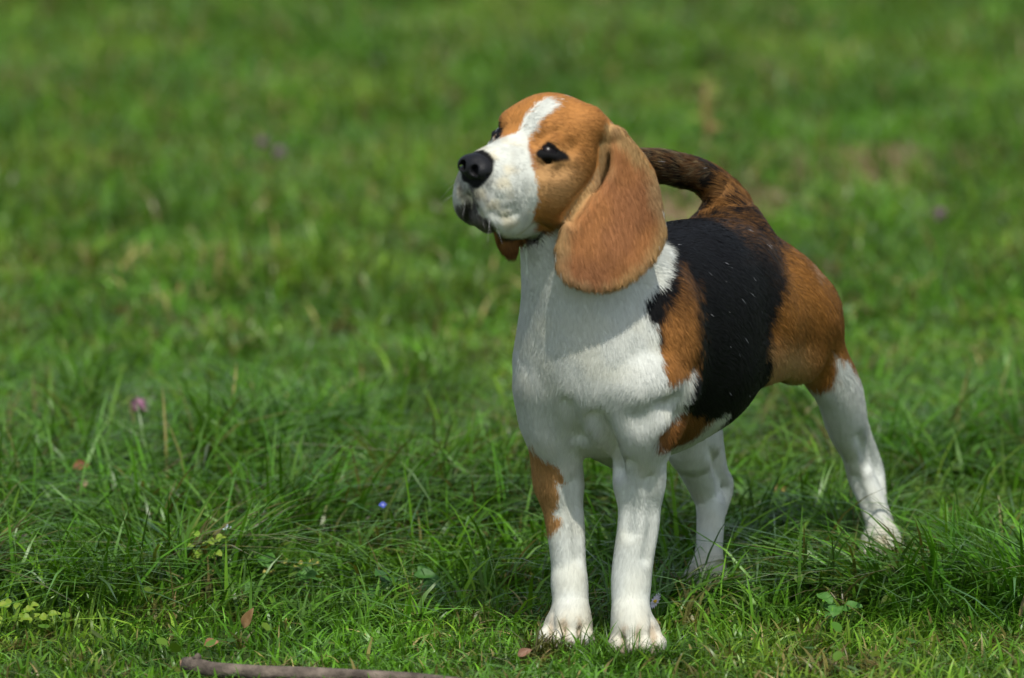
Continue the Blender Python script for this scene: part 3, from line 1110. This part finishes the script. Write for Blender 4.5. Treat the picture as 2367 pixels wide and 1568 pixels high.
# cropped lawn everywhere, dense where the picture is sharp
for n, x0, x1, y0, y1, base, wd in ((90000, -.75, .80, 5.45, 7.4, .030, .0021), (80000, -.95, 1.05, 7.4, 10.9, .034, .0034),
                                    (110000, -2.7, 2.9, 5.0, 12.0, .034, .0058), (60000, -6, 6, 2.0, 20, .036, .012)):
    x, y = scatter(n, x0, x1, y0, y1)
    if n in (110000, 60000):
        m = ~((np.abs(x - .04) < .84) & (y > 5.45) & (y < 7.4)) & ~((np.abs(x - .05) < .95) & (y > 7.3) & (y < 10.9))
        if n == 60000:
            m &= ~((x > -2.7) & (x < 2.9) & (y > 5.0) & (y < 12.0))
        x, y = x[m], y[m]
    hh = short_h(x, y, base)
    fr = y < edge_y(x)
    hh = np.where(fr, hh * .72, hh)
    put(x, y, hh, wd * rng.uniform(.6, 1.7, len(x)), rng.gamma(2.2, .45, len(x)))
# long tufts
x, y = scatter(50000, -.80, .85, 5.9, 7.7, .75, .024)
lg = longness(x, y)
m = rng.random(len(x)) < lg
x, y, lg = x[m], y[m], lg[m]
flow = n2(x, y, .10, 56) * 2 * math.pi * 1.6 + .6
az = flow + rng.normal(0, 1.0, len(x))
hh = (.045 + .055 * lg * n2(x, y, .07, 57) * 1.5) * rng.uniform(.6, 1.4, len(x))
# in front of a foot the grass stays low
for f_p, k_ in zip(FOOT, (.35, .35, .55, .6)):
    d = np.hypot(x - f_p[0], (y - f_p[1] + .05) * .7)
    hh *= k_ + (1 - k_) * sstep(d, .04, .09)
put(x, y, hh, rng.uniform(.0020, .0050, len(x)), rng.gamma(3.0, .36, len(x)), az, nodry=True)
# far darker tufts
x, y = scatter(26000, -.95, 1.05, 7.5, 10.9, .9, .05)
m = n2(x, y, .25, 58) > .5
x, y = x[m], y[m]
put(x, y, rng.uniform(.04, .09, len(x)), rng.uniform(.003, .005, len(x)), rng.gamma(2.5, .3, len(x)), cf=.8)
# long single blades that arch above the rest
n = 420
x, y = rng.uniform(-.55, .6, n), rng.uniform(6.0, 6.9, n)
m = clear(x, y)
x, y = x[m], y[m]
put(x, y, rng.uniform(.08, .15, len(x)), rng.uniform(.0016, .003, len(x)), rng.gamma(3, .35, len(x)), nodry=True)
# blades across the paws
px_, py_, ph_ = [], [], []
for (f_p, n_) in zip(FOOT, (190, 190, 120, 150)):
    for i in range(n_):
        px_.append(f_p[0] + random.uniform(-.042, .042))
        py_.append(f_p[1] - random.uniform(.036, .062))
        ph_.append(random.uniform(.018, .046) * (1.0 if n_ > 90 else 1.4))
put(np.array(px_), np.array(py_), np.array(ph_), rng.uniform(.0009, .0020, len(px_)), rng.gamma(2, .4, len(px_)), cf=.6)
VV, FF, CC = np.concatenate(VV), np.concatenate(FF), np.concatenate(CC)
gme = quick_mesh('grass', VV, FF, smooth=False)
ga = gme.attributes.new('tint', 'FLOAT_COLOR', 'FACE')
ga.data.foreach_set('color', np.hstack([np.clip(CC, 0, .9), np.ones((len(CC), 1))]).astype(np.float32).ravel())
grass = link('grass', gme, M_grass)
grass['kind'] = 'stuff'
grass['label'] = 'green lawn grass, longer and tufted round the dog, cropped short in front'
grass['category'] = 'grass'
# --- END GRASS

# ---- low clover leaves among the blades
n = 1800
x, y = rng.uniform(-.75, .8, n), rng.uniform(5.6, 7.6, n)
m = clear(x, y) & (n2(x, y, .12, 60) > .48)
x, y = x[m], y[m]
n = len(x)
z = relief(x, y) + rng.uniform(.012, .042, n) * np.where(y < edge_y(x), .5, 1)
r = rng.uniform(.003, .0062, n)
a0 = rng.uniform(0, 2 * math.pi, n)
K = 7
P = np.zeros((n, K + 1, 3))
nx_, ny_ = rng.normal(0, .35, n), rng.normal(0, .35, n)
for k_ in range(K):
    an = a0 + 2 * math.pi * k_ / K
    rr = r * (.75 if k_ == 0 else 1)
    ddx, ddy = np.cos(an) * rr, np.sin(an) * rr
    P[:, k_] = np.stack([x + ddx, y + ddy, z + nx_ * ddx + ny_ * ddy + r * .15], 1)
P[:, K] = np.stack([x, y, z], 1)
b = np.arange(n)[:, None] * (K + 1)
f3 = np.concatenate([np.hstack([b + k_, b + (k_ + 1) % K, b + K]) for k_ in range(K)])
cme = quick_mesh('clover', P.reshape(-1, 3), f3, smooth=False)
cc = np.tile(V(.055, .15, .015)[None] * rng.uniform(.6, 1.4, (n, 1)) + V(.06, .03, 0) * rng.random((n, 1)), (K, 1))
ca = cme.attributes.new('tint', 'FLOAT_COLOR', 'FACE')
ca.data.foreach_set('color', np.hstack([cc, np.ones((len(cc), 1))]).astype(np.float32).ravel())
clover = link('clover', cme, M_grass)
clover['kind'] = 'stuff'
clover['label'] = 'small round clover leaves growing low among the grass'
clover['category'] = 'clover'


# ------------------------------------------------------------------ small things in the grass
def tube(name, pts, radii, material, parent=None, K=8, cap=True, wob=0.0):
    pts = np.array(pts, float)
    vv, ff = [], []
    for i, p in enumerate(pts):
        d = nrm(pts[min(i + 1, len(pts) - 1)] - pts[max(i - 1, 0)])
        u = nrm(np.cross(d, V(.02, 1, .1)))
        w = np.cross(d, u)
        for a in range(K):
            an = 2 * math.pi * a / K
            r_ = radii[i] * (1 + wob * (random.random() - .5))
            vv.append(p + (u * math.cos(an) + w * math.sin(an)) * r_)
        if i:
            for a in range(K):
                b_ = (a + 1) % K
                ff.append([(i - 1) * K + a, (i - 1) * K + b_, i * K + b_, i * K + a])
    if cap:
        for e_, i0 in ((pts[0], 0), (pts[-1], (len(pts) - 1) * K)):
            ci = len(vv)
            vv.append(e_)
            for a in range(0, K, 2):
                q_ = [i0 + a, i0 + (a + 1) % K, i0 + (a + 2) % K, ci]
                ff.append(q_ if i0 else q_[::-1])
    return link(name, quick_mesh(name, vv, ff), material, parent)


def leaf_mesh(c, d, up, ln_, wd, curl=.2, fold=.25, round_=False):
    """A leaf blade with a midrib, grid 9 x 5, as verts and quads."""
    d = nrm(np.array(d, float))
    sd = nrm(np.cross(d, up))
    upn = np.cross(sd, d)
    vv, ff = [], []
    for i in range(9):
        t = i / 8
        w_ = wd * (math.sin(math.pi * min(max(t, .02), .98)) ** (.55 if round_ else .8)) * (1 - .25 * t)
        for j in range(5):
            q_ = (j - 2) / 2
            vv.append(c + d * ln_ * t + sd * w_ * .5 * q_ + upn * (fold * w_ * abs(q_) - curl * ln_ * t * t + .06 * wd * math.sin(t * 9 + q_ * 2)))
        if i:
            for j in range(4):
                ff.append([(i - 1) * 5 + j, (i - 1) * 5 + j + 1, i * 5 + j + 1, i * 5 + j])
    return vv, ff


def leaf_mat(name, c1, c2, rough=.55):
    m = mat(name, c1, rough, .3)
    nt_ = m.node_tree
    tc_, no_, mx_ = nt_.nodes.new('ShaderNodeTexCoord'), nt_.nodes.new('ShaderNodeTexNoise'), nt_.nodes.new('ShaderNodeValToRGB')
    no_.inputs['Scale'].default_value = 160
    no_.inputs['Detail'].default_value = 5
    mx_.color_ramp.elements[0].position = .35
    mx_.color_ramp.elements[1].position = .68
    mx_.color_ramp.elements[0].color = (*c1, 1)
    mx_.color_ramp.elements[1].color = (*c2, 1)
    nt_.links.new(tc_.outputs['Object'], no_.inputs['Vector'])
    nt_.links.new(no_.outputs['Fac'], mx_.inputs['Fac'])
    nt_.links.new(mx_.outputs['Color'], nt_.nodes['Principled BSDF'].inputs['Base Color'])
    return m


def rooted(name, c, label, cat, group=None):
    e_ = bpy.data.objects.new(name, None)
    COL.objects.link(e_)
    e_.location = tuple(c)
    e_.empty_display_size = .03
    e_['label'], e_['category'] = label, cat
    if group:
        e_['group'] = group
    return e_


def hang(o, parent):
    o.parent = parent
    o.matrix_parent_inverse = __import__('mathutils').Matrix.Translation(-parent.location)
    return o


# the stick along the bottom edge
M_bark = leaf_mat('bark', (.07, .055, .042), (.24, .19, .145), .9)
M_bark.node_tree.nodes['Noise Texture'].inputs['Scale'].default_value = 60
sp = [ground_pt(x, y, .009) for x, y in ((428, 1536), (452, 1541), (500, 1549), (600, 1556), (720, 1559), (840, 1563), (960, 1569), (1060, 1578), (1150, 1592), (1260, 1612))]
stick = tube('stick', sp, [.0062, .0074, .0068, .0060, .0063, .0058, .0056, .0054, .0050, .0044], M_bark, None, 12, wob=.4)
stick['label'] = 'brown weathered stick lying in the short grass below the dog'
stick['category'] = 'stick'
nt = M_bark.node_tree
wv, bmp = nt.nodes.new('ShaderNodeTexNoise'), nt.nodes.new('ShaderNodeBump')
wv.inputs['Scale'].default_value = 420
wv.inputs['Detail'].default_value = 6
bmp.inputs['Distance'].default_value = .0015
nt.links.new(nt.nodes['Texture Coordinate'].outputs['Object'], wv.inputs['Vector'])
nt.links.new(wv.outputs['Fac'], bmp.inputs['Height'])
nt.links.new(bmp.outputs['Normal'], nt.nodes['Principled BSDF'].inputs['Normal'])
M_wood = mat('broken_wood', (.32, .20, .13), .8, .2)
d_ = nrm(sp[0] - sp[1])
be = tube('broken_end', [sp[0] + d_ * .0006, sp[0] + d_ * .0022, sp[0] + d_ * .0040], [.0066, .0050, .0020], M_wood, None, 8, wob=.5)
be.parent = stick
kn = tube('knot', [sp[1] + Z * .006, sp[1] + Z * .0105 + V(.004, 0, 0)], [.0042, .0028], M_bark, None, 8, wob=.3)
kn.parent = stick
tw = tube('twig', [ground_pt(-10, 1246, .03), ground_pt(35, 1243, .032), ground_pt(80, 1236, .034)], [.0020, .0022, .0014], M_bark, None, 7, wob=.3)
tw['label'] = 'thin brown twig caught in the grass at the left edge'
tw['category'] = 'twig'

# dry leaves
for (x, y, z, ln_, wd, c1, c2, dd, lab) in (
        (563, 1452, .012, .020, .011, (.18, .10, .035), (.26, .16, .07), (.35, -.2, .9), 'orange-brown dry leaf standing up in the short grass above the stick'),
        (168, 1082, .045, .017, .012, (.20, .07, .035), (.28, .12, .06), (.8, .1, .25), 'rust coloured dry leaf in the blurred grass at far left'),
        (178, 1130, .040, .013, .014, (.34, .26, .13), (.42, .33, .19), (.6, 0, .5), 'pale tan dry leaf just below the rust coloured leaf'),
        (1782, 1132, .030, .016, .010, (.34, .12, .04), (.50, .40, .12), (.9, -.2, .1), 'red and yellow dry leaf behind the dog between its hind legs'),
        (1196, 1517, .006, .014, .009, (.20, .10, .06), (.28, .15, .09), (.9, .1, .5), 'pinkish brown leaf lying in front of the right front paw'),
        (472, 1492, .012, .013, .010, (.26, .12, .06), (.36, .18, .09), (.8, 0, .3), 'small dark brown leaf just above the left end of the stick')):
    vv, ff = leaf_mesh(ground_pt(x, y, z), dd, V(0, -.8, .6), ln_, wd, .25, .3)
    o = link('dry_leaf', quick_mesh('dry_leaf', vv, ff), leaf_mat('dry_leaf', c1, c2))
    o['label'], o['category'], o['group'] = lab, 'leaf', 'dry leaves fallen in the grass'

# weeds
M_stem = mat('weed_stem', (.12, .20, .03), .6, .3)
for (x, y, z, nl, spread, size, c1, c2, lab) in (
        (462, 1262, .045, 14, .022, .012, (.14, .26, .02), (.26, .32, .04), 'yellow-green creeping weed with small round leaves in the long grass at left'),
        (497, 1312, .020, 6, .018, .013, (.26, .34, .05), (.36, .38, .08), 'weed with a few pale yellow round leaves, below the creeping weed'),
        (668, 1325, .020, 9, .024, .012, (.28, .27, .05), (.38, .32, .08), 'weed with yellowing leaves right of the pale round-leaved weed'),
        (640, 1345, .018, 7, .030, .022, (.045, .14, .015), (.08, .20, .03), 'weed with broad fresh green leaves flat on the ground'),
        (905, 1345, .020, 8, .036, .022, (.035, .11, .012), (.06, .16, .03), 'broad-leaved dark green weed at the edge of the shadow, left of the front legs'),
        (40, 1425, .020, 16, .032, .011, (.12, .22, .015), (.22, .28, .025), 'bright yellow-green weed at the left edge near the bottom corner'),
        (1935, 1405, .018, 5, .020, .018, (.05, .15, .02), (.09, .21, .04), 'small smooth-leaved weed in the grass in front of the left hind paw')):
    c_ = ground_pt(x, y, z)
    e_ = rooted('weed_plant', c_ * V(1, 1, 0), lab, 'weed', 'low weeds in the lawn')
    mm = leaf_mat('weed_leaf', c1, c2)
    hang(tube('stem', [c_ * V(1, 1, 0) - Z * .004, c_ - Z * .004], [.0011, .0008], M_stem), e_)
    for i in range(nl):
        an = random.uniform(0, 2 * math.pi)
        r_ = random.uniform(.1, 1) * spread
        lc = c_ + V(math.cos(an) * r_, math.sin(an) * r_ * .8, random.uniform(-.008, .012))
        vv, ff = leaf_mesh(lc, (math.cos(an), math.sin(an), random.uniform(.0, .7)), V(0, -.5, .85), size * random.uniform(.7, 1.2), size * random.uniform(.65, .95), .3, .2, True)
        hang(link('leaf', quick_mesh('leaf', vv, ff), mm), e_)

# a tall weed far behind, brown stalk with a few leaves
c_ = ground_pt(1632, 348, 0)
e_ = rooted('dock_plant', c_, 'tall brownish weed stalk with yellow-green leaves far behind the dog, above its tail', 'weed')
M_dock = leaf_mat('dock', (.20, .12, .04), (.30, .20, .08))
M_dockl = leaf_mat('dock_leaf', (.13, .22, .02), (.20, .24, .04))
hang(tube('stem', [c_, c_ + V(.004, 0, .03), c_ + V(-.003, 0, .065), c_ + V(.004, 0, .10)], [.0065, .0055, .0045, .003], M_dock), e_)
for i in range(12):
    an = random.uniform(0, 2 * math.pi)
    zz = random.uniform(.02, .11)
    vv, ff = leaf_mesh(c_ + Z * zz, (math.cos(an), math.sin(an) * .6, random.uniform(.1, 1.0)), V(0, -.6, .8), random.uniform(.018, .034), random.uniform(.008, .014), .3, .2)
    hang(link('leaf', quick_mesh('leaf', vv, ff), M_dockl if i % 3 else M_dock), e_)


def ball(name, c, r_, material, parent, squash=1.0, bumps=0):
    vv, ff = [], []
    n1, n2_ = 8, 12
    for i in range(n1 + 1):
        th = math.pi * i / n1
        for j in range(n2_):
            ph = 2 * math.pi * j / n2_
            rr = r_ * (1 + (.18 * math.sin(j * 2.5 + i * 2) if bumps else 0))
            vv.append(c + V(math.sin(th) * math.cos(ph), math.sin(th) * math.sin(ph), math.cos(th) * squash) * rr)
            if i:
                k_ = (j + 1) % n2_
                ff.append([(i - 1) * n2_ + j, i * n2_ + j, i * n2_ + k_, (i - 1) * n2_ + k_])
    return hang(link(name, quick_mesh(name, vv, ff), material), parent)


def flower(name, x, y, z, r_, npet, c_pet, c_mid, lab, cat, tilt=(0, -.6, .8), head_='flat', group=None):
    c_ = ground_pt(x, y, z)
    base = c_ * V(1, 1, 0)
    e_ = rooted(name, base, lab, cat, group)
    hang(tube('stem', [base - Z * .003, base * .5 + c_ * .5 + V(.002, 0, 0), c_ - nrm(V(*tilt)) * r_ * .2], [.0005, .0005, .0004], M_stem), e_)
    tn = nrm(V(*tilt))
    u_x = nrm(np.cross(tn, V(1, .1, .1)))
    u_y = np.cross(tn, u_x)
    mp = mat('petal', c_pet, .6, .2)
    if head_ == 'ball':
        ball('blossom', c_, r_ * .6, mp, e_, .9, 1)
    for i in range(npet):
        an = 2 * math.pi * i / npet
        dd = u_x * math.cos(an) + u_y * math.sin(an)
        if head_ == 'ball':
            dd = nrm(dd + tn * random.uniform(-.5, 1.2))
        else:
            dd = nrm(dd + tn * .3)
        vv, ff = leaf_mesh(c_, dd, tn, r_, r_ * (5.0 / npet if head_ == 'flat' else .35), .15, .1, True)
        hang(link('petal', quick_mesh('petal', vv, ff), mp), e_)
    if head_ == 'flat':
        ball('flower_centre', c_ + tn * r_ * .08, r_ * .28, mat('flower_centre', c_mid, .7, .2), e_, .7)
    return e_


flower('daisy', 1517, 1391, .020, .0085, 14, (.75, .68, .72), (.75, .48, .03), 'small daisy with pinkish white petals beside the left front leg', 'daisy', (-.75, -.3, .5))
flower('speedwell_flower', 525, 1222, .050, .0045, 4, (.62, .68, .85), (.8, .8, .7), 'tiny pale blue-white flower above the creeping weed at left', 'flower', group='tiny blue flowers in the grass')
flower('speedwell_flower', 885, 1168, .055, .0040, 4, (.07, .10, .40), (.6, .6, .8), 'tiny deep blue flower in the long grass left of the dog', 'flower', group='tiny blue flowers in the grass')
flower('clover_blossom', 320, 938, .055, .0120, 22, (.32, .15, .22), (.4, .2, .3), 'pink clover blossom in the blurred grass at left', 'flower', (0, 0, 1), 'ball')
for x, y, lab in ((607, 330, 'blurred purple blossom far back at upper left, left one of two'), (645, 350, 'blurred purple blossom far back at upper left, right one of two'),
                  (2172, 494, 'blurred purple blossom in the lawn right of the tail')):
    flower('dead_nettle', x, y, .045, .0105, 18, (.20, .10, .17), (.3, .2, .3), lab, 'flower', (0, 0, 1), 'ball', 'purple blossoms in the far lawn')
